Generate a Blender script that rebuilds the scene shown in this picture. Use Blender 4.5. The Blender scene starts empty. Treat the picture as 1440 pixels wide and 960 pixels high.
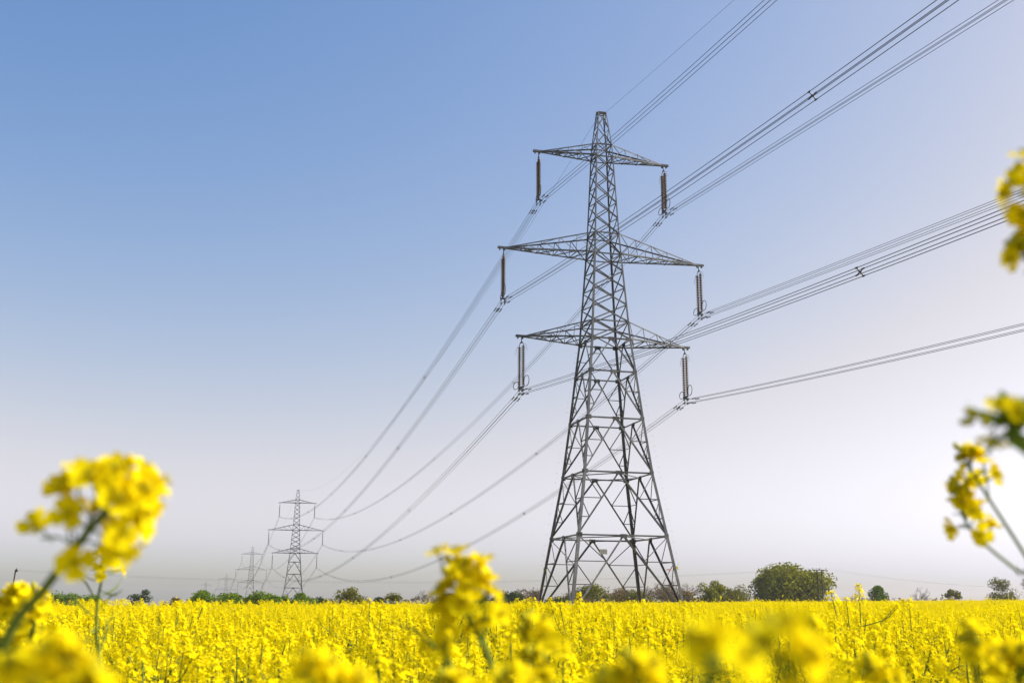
import bpy, math, random
import numpy as np
from mathutils import Vector, Matrix

# ------------------------------------------------------------------ camera, sky, sun, exposure
scene = bpy.context.scene
col = scene.collection
EYE = 1.5
FPX = 1513.0                      # focal length in pixels of a 1440 px wide frame
PITCH, ROLL = 0.240, 0.006
SUN_EL, SUN_AZ = math.radians(42), math.radians(83)   # azimuth clockwise from the view direction (+Y)

cam_data = bpy.data.cameras.new('camera')
cam = bpy.data.objects.new('camera', cam_data); col.objects.link(cam)
CAM_M = (Matrix.Translation((0, 0, EYE)) @ Matrix.Rotation(math.pi/2 + PITCH, 4, 'X') @ Matrix.Rotation(ROLL, 4, 'Z'))
cam.matrix_world = CAM_M
cam_data.sensor_width = 36; cam_data.lens = FPX/1440*36
cam_data.clip_start = 0.05; cam_data.clip_end = 20000
cam_data.dof.use_dof = True; cam_data.dof.focus_distance = 45.0
cam_data.dof.aperture_fstop = 38.0/7.0     # about 7 mm of glass
cam_data.dof.aperture_blades = 7
scene.camera = cam

world = bpy.data.worlds.new('World'); scene.world = world
world.use_nodes = True
nt = world.node_tree; nt.nodes.clear()
sky = nt.nodes.new('ShaderNodeTexSky'); sky.sky_type = 'NISHITA'; sky.sun_disc = False
sky.sun_elevation = SUN_EL; sky.sun_rotation = SUN_AZ
sky.altitude = 30; sky.air_density = 1.0; sky.dust_density = 1.75; sky.ozone_density = 1.3
bg = nt.nodes.new('ShaderNodeBackground'); bg.inputs['Strength'].default_value = 0.15
out = nt.nodes.new('ShaderNodeOutputWorld')
# one colour response for the whole sky, like the photograph's own tone rendering: bright parts pale out, deep parts stay blue
SKY_S, EXPO = 0.15, 0.5
def vm(op, a, b=None, sc=None):
    n_ = nt.nodes.new('ShaderNodeVectorMath'); n_.operation = op
    for i_, v_ in enumerate((a, b)):
        if v_ is None: continue
        if isinstance(v_, tuple): n_.inputs[i_].default_value = v_
        else: nt.links.new(v_, n_.inputs[i_])
    if sc is not None:
        if isinstance(sc, (int, float)): n_.inputs['Scale'].default_value = sc
        else: nt.links.new(sc, n_.inputs['Scale'])
    return n_.outputs['Value'] if op == 'DOT_PRODUCT' else n_.outputs['Vector']
def fm(op, a, b=0.0, clamp=None):
    n_ = nt.nodes.new('ShaderNodeMath'); n_.operation = op
    for i_, v_ in enumerate((a, b)):
        if isinstance(v_, (int, float)): n_.inputs[i_].default_value = v_
        else: nt.links.new(v_, n_.inputs[i_])
    return n_.outputs[0]
c_ = vm('SCALE', sky.outputs[0], sc=SKY_S)
L_ = vm('DOT_PRODUCT', c_, (0.2126, 0.7152, 0.0722))
s_ = fm('MINIMUM', fm('MAXIMUM', fm('ADD', fm('MULTIPLY', L_, -4.25), 2.48), 0.05), 2.0)
g_ = vm('SCALE', (1.0, 1.004, 1.06), sc=L_)
o_ = vm('ADD', g_, vm('SCALE', vm('SUBTRACT', c_, g_), sc=s_))
o_ = vm('SCALE', vm('MAXIMUM', o_, (0.001, 0.001, 0.001)), sc=fm('MULTIPLY', fm('POWER', fm('MULTIPLY', L_, 2.5), 0.14), 1.225/SKY_S/2**EXPO))
o_ = vm('MULTIPLY', o_, (1.005, 0.977, 1.0))
nt.links.new(o_, bg.inputs[0]); nt.links.new(bg.outputs[0], out.inputs[0])

sun_data = bpy.data.lights.new('sun', 'SUN'); sun_data.energy = 5.0
sun_data.angle = math.radians(0.5); sun_data.color = (1.0, 0.94, 0.84)
sun = bpy.data.objects.new('sun', sun_data); col.objects.link(sun)
sun_dir = Vector((math.sin(SUN_AZ)*math.cos(SUN_EL), math.cos(SUN_AZ)*math.cos(SUN_EL), math.sin(SUN_EL)))
sun.rotation_euler = sun_dir.to_track_quat('Z', 'Y').to_euler()
sun.location = (60, -10, 80)

vs = scene.view_settings
vs.view_transform = 'Standard'; vs.look = 'None'; vs.gamma = 1.0; vs.use_curve_mapping = False
vs.exposure = EXPO
scene.cycles.max_bounces = 8; scene.cycles.diffuse_bounces = 3; scene.cycles.glossy_bounces = 2
scene.cycles.transmission_bounces = 4; scene.cycles.volume_bounces = 2; scene.cycles.transparent_max_bounces = 4
scene.cycles.caustics_reflective = False; scene.cycles.caustics_refractive = False

rng = np.random.default_rng(7)
random.seed(7)

def at(px, py, d):
    """a place seen at a photo pixel, d metres in front of the camera"""
    return CAM_M @ Vector(((px-720)/FPX*d, -(py-480)/FPX*d, -d))

def ground_z(x, y):
    s = np.clip(y/100.0, 0, 1); s = s*s*(3-2*s)*0.6 + s*0.4
    z = s*(0.38 + 0.0125*np.clip(x, -70, 70))
    ys = [-9000, 0, 235, 300, 396, 707, 1015, 1330, 9000]
    zs = [0, 0, 0, -1.5, -6.1, -10.8, -20.4, -20.8, -21]
    return z + np.interp(y, ys, zs)

# ------------------------------------------------------------------ materials
def mat(name):
    m = bpy.data.materials.new(name); m.use_nodes = True
    n = m.node_tree; n.nodes.clear()
    return m, n, n.nodes.new('ShaderNodeOutputMaterial')

def varied(n, c0, c1, scale, detail=3.0, coord='Object', w=None):
    tc = n.nodes.new('ShaderNodeTexCoord'); no = n.nodes.new('ShaderNodeTexNoise')
    no.inputs['Scale'].default_value = scale; no.inputs['Detail'].default_value = detail
    n.links.new(tc.outputs[coord], no.inputs['Vector'])
    r = n.nodes.new('ShaderNodeValToRGB')
    r.color_ramp.elements[0].position = 0.32; r.color_ramp.elements[1].position = 0.68
    r.color_ramp.elements[0].color = (*c0, 1); r.color_ramp.elements[1].color = (*c1, 1)
    n.links.new(no.outputs[0], r.inputs[0])
    return r.outputs[0], no.outputs[0]

def principled(name, c0, c1, scale=3.0, rough=0.6, metal=0.0, bump=0.0, spec=0.5):
    m, n, o = mat(name)
    p = n.nodes.new('ShaderNodeBsdfPrincipled')
    c, f = varied(n, c0, c1, scale)
    n.links.new(c, p.inputs['Base Color'])
    p.inputs['Roughness'].default_value = rough; p.inputs['Metallic'].default_value = metal
    p.inputs['Specular IOR Level'].default_value = spec
    if bump:
        b = n.nodes.new('ShaderNodeBump'); b.inputs['Strength'].default_value = bump
        n.links.new(f, b.inputs['Height']); n.links.new(b.outputs[0], p.inputs['Normal'])
    n.links.new(p.outputs[0], o.inputs[0])
    return m

def leafy(name, c0, c1, scale, trans=0.4, tcol=None, gloss=0.0):
    """thin plant tissue: diffuse on the lit side, translucent from behind"""
    m, n, o = mat(name)
    c, f = varied(n, c0, c1, scale)
    d = n.nodes.new('ShaderNodeBsdfDiffuse'); t = n.nodes.new('ShaderNodeBsdfTranslucent')
    n.links.new(c, d.inputs[0])
    if tcol: t.inputs[0].default_value = (*tcol, 1)
    else: n.links.new(c, t.inputs[0])
    mx = n.nodes.new('ShaderNodeMixShader'); mx.inputs[0].default_value = trans
    n.links.new(d.outputs[0], mx.inputs[1]); n.links.new(t.outputs[0], mx.inputs[2])
    n.links.new(mx.outputs[0], o.inputs[0])
    return m

M = {}
M['petal'] = leafy('petal', (0.92, 0.735, 0.005), (0.95, 0.805, 0.009), 26, 0.45)
M['petal_centre'] = leafy('petal_centre', (0.55, 0.48, 0.02), (0.66, 0.55, 0.02), 60, 0.3)
M['bud'] = leafy('bud', (0.45, 0.44, 0.03), (0.62, 0.55, 0.03), 80, 0.25)
M['stem'] = leafy('stem', (0.13, 0.20, 0.045), (0.20, 0.27, 0.06), 20, 0.15)
M['young_leaf'] = leafy('young_leaf', (0.13, 0.20, 0.03), (0.22, 0.30, 0.05), 30, 0.4)
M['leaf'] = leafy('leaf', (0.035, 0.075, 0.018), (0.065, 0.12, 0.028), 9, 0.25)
M['soil'] = principled('soil', (0.045, 0.05, 0.018), (0.08, 0.075, 0.035), 1.4, 0.95, bump=0.4)
def steel():
    m, n, o = mat('galvanised_steel'); p = n.nodes.new('ShaderNodeBsdfPrincipled')
    c, f = varied(n, (0.075, 0.076, 0.077), (0.155, 0.154, 0.152), 1.3)
    oi = n.nodes.new('ShaderNodeObjectInfo'); mr = n.nodes.new('ShaderNodeMapRange'); mr.inputs[3].default_value = 0.5; mr.inputs[4].default_value = 1.4
    n.links.new(oi.outputs['Random'], mr.inputs[0])
    mx = n.nodes.new('ShaderNodeMix'); mx.data_type = 'RGBA'; mx.blend_type = 'MULTIPLY'; mx.inputs[0].default_value = 1.0
    n.links.new(c, mx.inputs[6]); n.links.new(mr.outputs[0], mx.inputs[7])
    tc = n.nodes.new('ShaderNodeTexCoord'); no = n.nodes.new('ShaderNodeTexNoise'); no.inputs['Scale'].default_value = 0.9; no.inputs['Detail'].default_value = 5; n.links.new(tc.outputs['Object'], no.inputs['Vector'])
    rp = n.nodes.new('ShaderNodeValToRGB'); rp.color_ramp.elements[0].position = 0.58; rp.color_ramp.elements[1].position = 0.72; n.links.new(no.outputs[0], rp.inputs[0])
    m2 = n.nodes.new('ShaderNodeMix'); m2.data_type = 'RGBA'; m2.inputs[7].default_value = (0.13, 0.085, 0.05, 1)
    sc = n.nodes.new('ShaderNodeMath'); sc.operation = 'MULTIPLY'; sc.inputs[1].default_value = 0.35; n.links.new(rp.outputs[0], sc.inputs[0]); n.links.new(sc.outputs[0], m2.inputs[0])
    n.links.new(mx.outputs[2], m2.inputs[6]); n.links.new(m2.outputs[2], p.inputs['Base Color'])
    p.inputs['Roughness'].default_value = 0.55; p.inputs['Metallic'].default_value = 0.1
    n.links.new(p.outputs[0], o.inputs[0]); return m
M['steel'] = steel()
M['dark_metal'] = principled('dark_fitting_metal', (0.035, 0.035, 0.038), (0.07, 0.07, 0.075), 5, 0.55, 0.4)
M['fitting'] = principled('galvanised_fitting', (0.16, 0.16, 0.17), (0.27, 0.27, 0.28), 6, 0.45, 0.5)
M['wire'] = principled('weathered_aluminium_wire', (0.05, 0.052, 0.06), (0.075, 0.077, 0.085), 0.6, 0.5, 0.3)
M['porcelain'] = principled('brown_porcelain', (0.105, 0.058, 0.02), (0.19, 0.11, 0.036), 3, 0.4, spec=0.25)
M['plate_yellow'] = principled('yellow_plate', (0.70, 0.50, 0.02), (0.75, 0.55, 0.03), 3, 0.5)
M['plate_red'] = principled('red_plate', (0.55, 0.20, 0.18), (0.60, 0.25, 0.22), 3, 0.5)
M['plate_grey'] = principled('grey_plate', (0.36, 0.34, 0.32), (0.42, 0.40, 0.37), 3, 0.6)
M['pole_wood'] = principled('creosoted_pole', (0.05, 0.035, 0.028), (0.10, 0.07, 0.055), 4, 0.85)
M['bark'] = principled('bark', (0.09, 0.07, 0.05), (0.16, 0.125, 0.095), 2, 0.9)
M['twig'] = principled('bare_twigs', (0.14, 0.10, 0.085), (0.22, 0.165, 0.14), 0.8, 0.9)
M['twig_grey'] = principled('grey_bare_twigs', (0.16, 0.135, 0.13), (0.24, 0.21, 0.20), 0.8, 0.9)
M['f_oak'] = leafy('foliage_spring', (0.15, 0.165, 0.007), (0.27, 0.26, 0.014), 0.35, 0.3)
M['f_hedge'] = leafy('foliage_bright', (0.09, 0.155, 0.010), (0.17, 0.24, 0.018), 0.5, 0.3)
M['f_dark'] = leafy('foliage_dark', (0.035, 0.06, 0.018), (0.075, 0.105, 0.03), 0.5, 0.25)
M['f_olive'] = leafy('foliage_olive', (0.115, 0.12, 0.012), (0.195, 0.185, 0.026), 0.5, 0.28)
M['f_brown'] = leafy('foliage_bud_brown', (0.15, 0.105, 0.045), (0.23, 0.17, 0.065), 0.5, 0.25)

# ------------------------------------------------------------------ object helpers
def link(name, data, parent=None):
    o = bpy.data.objects.new(name, data); col.objects.link(o)
    if parent is not None: o.parent = parent
    return o

def tag(o, label, cat, group=None, kind=None):
    if label: o['label'] = label
    if cat: o['category'] = cat
    if group: o['group'] = group
    if kind: o['kind'] = kind
    return o

def thing(name, label, cat, loc=(0, 0, 0), rz=0.0, group=None):
    o = link(name, None); o.location = loc; o.rotation_euler = (0, 0, rz); o.empty_display_size = 0.2
    return tag(o, label, cat, group)

class MB:
    """collects geometry; build() makes one mesh"""
    def __init__(s): s.v = []; s.f = []; s.mi = []; s.n = 0
    def add(s, v, f, mi=0):
        v = np.asarray(v, float); s.v.append(v)
        s.f += [tuple(int(i)+s.n for i in q) for q in f]; s.mi += [mi]*len(f); s.n += len(v)
    def addarr(s, V, F, MI):
        """V (k,n,3) many copies of one template"""
        k, n = V.shape[:2]
        for i in range(k):
            s.v.append(V[i]); o = s.n + i*n
            s.f += [tuple(j+o for j in q) for q in F]; s.mi += MI
        s.n += k*n
    def tube(s, pts, radii, sides=6, mi=0, cap=True):
        pts = np.asarray(pts, float); n = len(pts)
        radii = np.broadcast_to(np.asarray(radii, float), (n,))
        tan = np.gradient(pts, axis=0); tan /= np.linalg.norm(tan, axis=1)[:, None]+1e-12
        up = np.array([0, 0, 1.0]) if abs(tan[0, 2]) < 0.9 else np.array([1.0, 0, 0])
        V = []
        for i in range(n):
            t = tan[i]; a = np.cross(up, t); a /= np.linalg.norm(a)+1e-12; b = np.cross(t, a); up = b
            ang = np.arange(sides)*2*math.pi/sides
            V.append(pts[i] + radii[i]*(np.cos(ang)[:, None]*a + np.sin(ang)[:, None]*b))
        F = []
        for i in range(n-1):
            for j in range(sides):
                k = (j+1) % sides
                F.append((i*sides+j, i*sides+k, (i+1)*sides+k, (i+1)*sides+j))
        if cap: F.append(tuple(range(sides-1, -1, -1))); F.append(tuple((n-1)*sides+j for j in range(sides)))
        s.add(np.concatenate(V), F, mi)
    def angle(s, p0, p1, size, n1, n2, t=None):
        """an L-section steel angle from p0 to p1, flanges along n1 and n2"""
        p0 = np.asarray(p0, float); p1 = np.asarray(p1, float); ax = p1-p0; L = np.linalg.norm(ax); ax /= L
        n1 = np.asarray(n1, float); n1 = n1-ax*(n1@ax); n1 /= np.linalg.norm(n1)+1e-12
        n2 = np.asarray(n2, float); n2 = n2-ax*(n2@ax); n2 = n2-n1*(n2@n1); n2 /= np.linalg.norm(n2)+1e-12
        t = t or max(size*0.12, 0.012)
        prof = [(0, 0), (size, 0), (size, t), (t, t), (t, size), (0, size)]
        V = [p0+n1*a+n2*b for a, b in prof]+[p1+n1*a+n2*b for a, b in prof]
        F = [(i, (i+1) % 6, (i+1) % 6+6, i+6) for i in range(6)]+[(5, 4, 3, 2, 1, 0), (6, 7, 8, 9, 10, 11)]
        s.add(V, F)
    def box(s, c, h, R=None, mi=0):
        c = np.asarray(c, float); h = np.asarray(h, float)
        V = np.array([[x, y, z] for x in (-1, 1) for y in (-1, 1) for z in (-1, 1)])*h
        if R is not None: V = V @ np.asarray(R, float).T
        s.add(V+c, [(0, 1, 3, 2), (4, 6, 7, 5), (0, 4, 5, 1), (2, 3, 7, 6), (0, 2, 6, 4), (1, 5, 7, 3)], mi)
    def lathe(s, prof, sides, c=(0, 0, 0), mi=0):
        c = np.asarray(c, float); ang = np.arange(sides)*2*math.pi/sides; V = []
        for r, z in prof: V += [(r*math.cos(a), r*math.sin(a), z) for a in ang]
        F = [(i*sides+j, i*sides+(j+1) % sides, (i+1)*sides+(j+1) % sides, (i+1)*sides+j) for i in range(len(prof)-1) for j in range(sides)]
        s.add(np.array(V)+c, F, mi)
    def mesh(s, name, mats, smooth=False):
        me = bpy.data.meshes.new(name)
        V = np.concatenate(s.v) if s.v else np.zeros((0, 3))
        me.from_pydata(V.tolist(), [], s.f)
        for m in (mats if isinstance(mats, (list, tuple)) else [mats]): me.materials.append(m)
        if len(set(s.mi)) > 1 or (s.mi and s.mi[0]): me.polygons.foreach_set('material_index', s.mi)
        if smooth: me.polygons.foreach_set('use_smooth', [True]*len(me.polygons))
        me.update()
        return me
    def build(s, name, mats, parent=None, smooth=False):
        return link(name, s.mesh(name, mats, smooth), parent)

def copy_tree(o, parent=None):
    c = o.copy(); col.objects.link(c); c.parent = parent
    for ch in o.children: copy_tree(ch, c)
    return c

def catmull(P, n=8):
    P = [np.asarray(p, float) for p in P]; P = [2*P[0]-P[1]]+P+[2*P[-1]-P[-2]]; o = []
    for i in range(1, len(P)-2):
        for k in range(n):
            t = k/n; a, b, c, d = P[i-1:i+3]
            o.append(0.5*((2*b)+(-a+c)*t+(2*a-5*b+4*c-d)*t*t+(-a+3*b-3*c+d)*t**3))
    o.append(P[-2]); return np.array(o)

# ------------------------------------------------------------------ the ground
def make_ground():
    xs = np.unique(np.concatenate([np.linspace(-4000, -300, 14), np.linspace(-300, 300, 61), np.linspace(300, 4000, 14)]))
    ys = np.unique(np.concatenate([np.linspace(-300, 0, 16), np.linspace(0, 420, 64), np.linspace(420, 1400, 40), np.linspace(1400, 4000, 12)]))
    X, Y = np.meshgrid(xs, ys); Z = ground_z(X, Y)
    V = np.stack([X, Y, Z], -1).reshape(-1, 3); nx = len(xs)
    F = [(j*nx+i, j*nx+i+1, (j+1)*nx+i+1, (j+1)*nx+i) for j in range(len(ys)-1) for i in range(nx-1)]
    b = MB(); b.add(V, F); o = b.build('ground', M['soil'], smooth=True)
    tag(o, 'dark soil of the field beneath the flowering crop', 'ground', kind='structure')
make_ground()

# ------------------------------------------------------------------ the pylons
YAW = 0.257
G1 = float(ground_z(8.44, 95.4)); OFF = EYE - G1        # height of the eye above the foot of the near pylon
LV = dict(A=(5.73, 4.04), B=(11.14, 3.18), C=(15.93, 2.64), D=(20.21, 2.21), E=(23.28, 1.88))
ZW = [(-OFF, 4.04+(5.73+OFF)*0.162), (5.73, 4.04), (11.14, 3.18), (15.93, 2.64), (20.21, 2.21), (23.28, 1.88), (24.95, 1.76),
      (31.44, 1.33), (33.5, 1.20), (41.24, 0.86), (42.5, 0.78), (46.0, 0.40)]
def wid(z): return float(np.interp(z, [a for a, b in ZW], [b for a, b in ZW]))
ARMS = dict(B=(23.28, 24.95, 7.86, 4), M=(31.44, 33.5, 9.59, 5), T=(41.24, 42.5, 6.27, 4))
FACES = [((-1, -1), (1, -1), (0, -1, 0)), ((1, -1), (1, 1), (1, 0, 0)), ((1, 1), (-1, 1), (0, 1, 0)), ((-1, 1), (-1, -1), (-1, 0, 0))]
def corner(c, z): w = wid(z); return np.array([c[0]*w, c[1]*w, z+OFF])

def pylon_members():
    """every steel angle of the pylon: (part name, owner, p0, p1, size, n1, n2)"""
    L = []
    def face_bar(name, p0, p1, size, n, inset=0.02, owner=None):
        n = np.asarray(n, float); ax = p1-p0; side = np.cross(ax, n); side /= np.linalg.norm(side)
        if side[2] < 0: side = -side
        q = -n*inset
        L.append((name, owner, p0+q-side*size/2, p1+q-side*size/2, size, side, -n))
    lev = ['G', 'A', 'B', 'C', 'D', 'E']; lz = dict(G=-OFF, **{k: v[0] for k, v in LV.items()})
    for lo, hi in zip(lev[:-1], lev[1:]):
        zl, zh = lz[lo], lz[hi]
        big = {'G': 0.15, 'A': 0.145, 'B': 0.13, 'C': 0.12, 'D': 0.115}[lo]
        for c0, c1, n in FACES:
            h0, h1 = corner(c0, zh), corner(c1, zh); mid = (h0+h1)/2
            face_bar('horizontal_brace', h0, h1, 0.13, n, 0.03)
            for c, hc in ((c0, h0), (c1, h1)):
                foot = corner(c, zl)
                face_bar('diagonal_brace', mid, foot, big, n, 0.05)
                if lo in 'GABC':
                    T = (0.42, 0.72) if lo != 'G' else (0.32, 0.60)
                    prev = hc
                    for t in T:
                        dpt = mid+(foot-mid)*t; lpt = hc+(foot-hc)*t
                        face_bar('secondary_brace', prev, dpt, 0.07, n, 0.07)
                        face_bar('secondary_brace', dpt, lpt, 0.07, n, 0.09)
                        prev = lpt
                else:
                    dpt = mid+(foot-mid)*0.5; lpt = hc+(foot-hc)*0.5
                    face_bar('secondary_brace', dpt, lpt, 0.06, n, 0.07)
    for k in ('B', 'A'):                                    # plan bracing
        z = lz[k]; mids = [(corner(a, z)+corner(b, z))/2 for a, b, n in FACES]
        for i in range(4):
            L.append(('plan_brace', None, mids[i]*1-np.array([0, 0, .12]), mids[(i+1) % 4]-np.array([0, 0, .12]), 0.08, np.array([0, 0, 1.]), np.array([.3, .7, 0])))
    def xpanels(z0, z1, n, size):
        for i in range(n):
            a, b = z0+(z1-z0)*i/n, z0+(z1-z0)*(i+1)/n
            for c0, c1, nn in FACES:
                face_bar('diagonal_brace', corner(c0, a), corner(c1, b), size, nn, 0.02)
                face_bar('diagonal_brace', corner(c1, a), corner(c0, b), size, nn, 0.02+size*0.35)
    xpanels(23.28, 24.95, 1, 0.105); xpanels(24.95, 31.44, 4, 0.105); xpanels(31.44, 33.5, 1, 0.10)
    xpanels(33.5, 41.24, 5, 0.09); xpanels(41.24, 42.5, 1, 0.075); xpanels(42.5, 45.9, 2, 0.065)
    for z in (24.95, 31.44, 33.5, 41.24, 42.5, 45.95):
        for c0, c1, n in FACES: face_bar('horizontal_brace', corner(c0, z), corner(c1, z), 0.11, n, 0.03)
    for key, (zl, zu, a, nb) in ARMS.items():
        for s in (-1, 1):
            ow = (key, s); tipl = lambda q: np.array([s*a, q*0.10, zl+OFF]); tipu = lambda q: np.array([s*(a-0.25), q*0.10, zl+OFF+0.14])
            lo = {}; hi = {}
            for q in (-1, 1):
                bl, bu = corner((s, q), zl), corner((s, q), zu)
                lo[q] = (bl, tipl(q)); hi[q] = (bu, tipu(q))
                L.append(('lower_chord', ow, bl, tipl(q), 0.13, (0, 0, 1), (0, -q, 0)))
                L.append(('upper_chord', ow, bu, tipu(q), 0.11, (0, 0, -1), (0, -q, 0)))
                for i in range(nb):                             # side lacing
                    t0, t1 = i/nb, (i+1)/nb
                    l0, l1 = bl+(tipl(q)-bl)*t0, bl+(tipl(q)-bl)*t1
                    u0, u1 = bu+(tipu(q)-bu)*t0, bu+(tipu(q)-bu)*t1
                    if i < nb-1: L.append(('hanger', ow, l1, u1, 0.05, (s, 0, 0), (0, -q, 0)))
                    if i < nb-1: L.append(('lacing_bar', ow, u1, l0, 0.06, (s, 0, 0), (0, -q, 0)))
            for i in range(nb-1):                               # bottom and top lacing
                t0, t1 = i/nb, (i+1)/nb; q = 1 if i % 2 else -1
                f = lambda d, k, t: d[k][0]+(d[k][1]-d[k][0])*t
                L.append(('lacing_bar', ow, f(lo, q, t0), f(lo, -q, t1), 0.07, (1, 0, 0), (0, 0, 1)))
                L.append(('lacing_bar', ow, f(lo, -q, t0), f(lo, q, t1), 0.07, (1, 0, 0), (0, 0, 1)))
                L.append(('lacing_bar', ow, f(lo, q, t1), f(lo, -q, t1), 0.06, (1, 0, 0), (0, 0, 1)))
                if i % 2 == 0: L.append(('lacing_bar', ow, f(hi, q, t0), f(hi, -q, t1), 0.05, (1, 0, 0), (0, 0, -1)))
    return L

def leg_mesh(b, c):
    zs = [-OFF-0.3]+[z for z, w in ZW[1:]]
    for z0, z1 in zip(zs[:-1], zs[1:]):
        size = float(np.interp((z0+z1)/2, [0, 20, 33, 46], [0.26, 0.20, 0.145, 0.085]))
        p0 = corner(c, z0) if z0 > -OFF else corner(c, -OFF)+np.array([c[0]*.05, c[1]*.05, -0.3])
        b.angle(p0, corner(c, z1), size, (-c[0], 0, 0), (0, -c[1], 0), size*0.13)

def tip_mesh(b, key, s):
    zl, zu, a, nb = ARMS[key]; z = zl+OFF
    b.box((s*(a+0.10), 0, z+0.08), (0.42, 0.13, 0.09))
    b.box((s*(a-0.05), 0, z-0.10), (0.05, 0.05, 0.12))
    for k in (0.12, -0.32): b.box((s*(a-k), 0, z-0.06), (0.035, 0.16, 0.10))

def make_pylon():
    root = thing('pylon', 'tall grey lattice pylon standing close behind the yellow field, carrying brown insulators', 'pylon',
                 (8.44, 95.39, G1), YAW, 'pylons of the power line')
    for c in ((-1, -1), (1, -1), (1, 1), (-1, 1)):
        b = MB(); leg_mesh(b, c); leg = b.build('leg', M['steel'], root)
        p0, p1 = corner(c, -OFF), corner(c, 24)               # step bolts
        if c in ((1, -1), (-1, 1)):
            b = MB()
            for i in range(46):
                p = p0+(p1-p0)*(0.16+0.84*i/46); d = np.array([c[0], 0, 0]) if i % 2 else np.array([0, c[1], 0])
                b.tube([p, p+d*0.16], 0.011, 4)
            o = b.build('step_bolts', M['fitting'], leg); o['kind'] = 'stuff'
        z = 0.55 if c[0] > 0 else 0.05                         # anti-climb outriggers
        p = corner(c, z); d = np.array([c[0]*0.95, c[1]*0.3, 0.06])
        b = MB(); b.angle(p, p+d*0.8, 0.08, (0, 0, 1), (0, 1, 0)); b.build('anti_climb_bracket', M['fitting'], leg)
    arms = {}
    for key in ARMS:
        for s in (-1, 1):
            b = MB(); tip_mesh(b, key, s); arms[(key, s)] = b.build('cross_arm', M['steel'], root)
    b = MB(); b.box((0, 0, 46.0+OFF), (0.50, 0.10, 0.06)); b.build('peak_cap', M['steel'], root)
    for name, ow, p0, p1, size, n1, n2 in pylon_members():
        b = MB(); b.angle(p0, p1, size, n1, n2)
        b.build(name, M['steel'], arms[ow] if ow else root)
    for k in 'ABCDE':
        z = LV[k][0]
        for c0, c1, n in FACES:
            n = np.array(n, float); e = np.abs(np.array([n[1], n[0], 0]))
            q = (corner(c0, z)+corner(c1, z))/2+n*0.012; b = MB(); b.box(q+np.array([0, 0, -0.06]), e*0.30+np.abs(n)*0.012+np.array([0, 0, 0.17])); b.build('gusset_plate', M['steel'], root)
            for c, o_ in ((c0, c1), (c1, c0)):
                d_ = (corner(o_, z)-corner(c, z)); d_ /= np.linalg.norm(d_)
                q = corner(c, z)+d_*0.20+n*0.014; b = MB(); b.box(q, e*0.19+np.abs(n)*0.012+np.array([0, 0, 0.19])); b.build('gusset_plate', M['steel'], root)
    zp = 3.3
    for c in ((-1, 1), (1, -1)):
        p = corner(c, zp-0.2); b = MB(); b.box(p+np.array([0, -0.16, 0]), (0.09, 0.012, 0.13)); b.build('danger_plate', M['plate_yellow'], root)
    p = corner((1, -1), zp-0.4); b = MB(); b.box(p+np.array([-0.75, -0.10, 0.05]), (0.20, 0.012, 0.05)); b.build('circuit_plate', M['plate_red'], root)
    b = MB(); b.box((1.0, corner((1, 1), 5.0)[1]-0.25, 4.75+OFF), (0.36, 0.015, 0.22)); b.build('number_plate', M['plate_grey'], root)
    return root
pylon = make_pylon()
def next_pylon(x, y, z, yaw, label):
    p = copy_tree(pylon); p.location = (x, y, z); p.rotation_euler = (0, 0, yaw); p['label'] = label
    return p
DZ = {2: -5.6, 3: -10.4, 4: -19.6, 5: -20.2}
PY = {1: (8.44, 95.39, 0.0, YAW), 2: (-77.93, 395.7, DZ[2], 0.2), 3: (-166.8, 707.3, DZ[3], 0.25), 4: (-261, 1012, DZ[4], 0.25), 5: (-366, 1325, DZ[5], 0.25)}
next_pylon(PY[2][0], PY[2][1], G1+DZ[2], PY[2][3], 'small hazy lattice pylon rising beyond the green hedge, next along the line')

def far_pylon(k, label):
    x, y, dz, yaw = PY[k]
    root = thing('pylon', label, 'pylon', (x, y, G1+dz), yaw, 'pylons of the power line')
    for c in ((-1, -1), (1, -1), (1, 1), (-1, 1)):
        b = MB(); leg_mesh(b, c); b.build('leg', M['steel'], root)
    arms = {}
    br = MB()
    for key in ARMS:
        for s in (-1, 1): arms[(key, s)] = MB(); tip_mesh(arms[(key, s)], key, s)
    for name, ow, p0, p1, size, n1, n2 in pylon_members():
        if name in ('secondary_brace', 'hanger', 'plan_brace'): continue
        (arms[ow] if ow else br).angle(p0, p1, size, n1, n2)
    o = br.build('bracing', M['steel'], root); o['kind'] = 'stuff'
    for b in arms.values(): b.build('cross_arm', M['steel'], root)
far_pylon(3, 'faint lattice pylon seen third along the line, half hidden by the hedge')
far_pylon(4, 'very faint pylon fourth along the line, arms just above the hedge')
far_pylon(5, 'barely visible pylon at the far end of the line, lost in haze')

# ------------------------------------------------------------------ insulators and wires
INS = 5.03                                                   # arm tip down to the middle of the wire bundle
PH = {'TL': ('T', -1), 'TR': ('T', 1), 'ML': ('M', -1), 'MR': ('M', 1), 'BL': ('B', -1), 'BR': ('B', 1)}
PHN = {'T': 'top', 'M': 'middle', 'B': 'lowest'}
HALF = 0.165
def attach(k, ph):
    x, y, dz, yaw = PY[k]; key, s = PH[ph]; zl, zu, a, nb = ARMS[key]
    return np.array([x+math.cos(yaw)*s*a, y+math.sin(yaw)*s*a, EYE+dz+zl])

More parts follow.
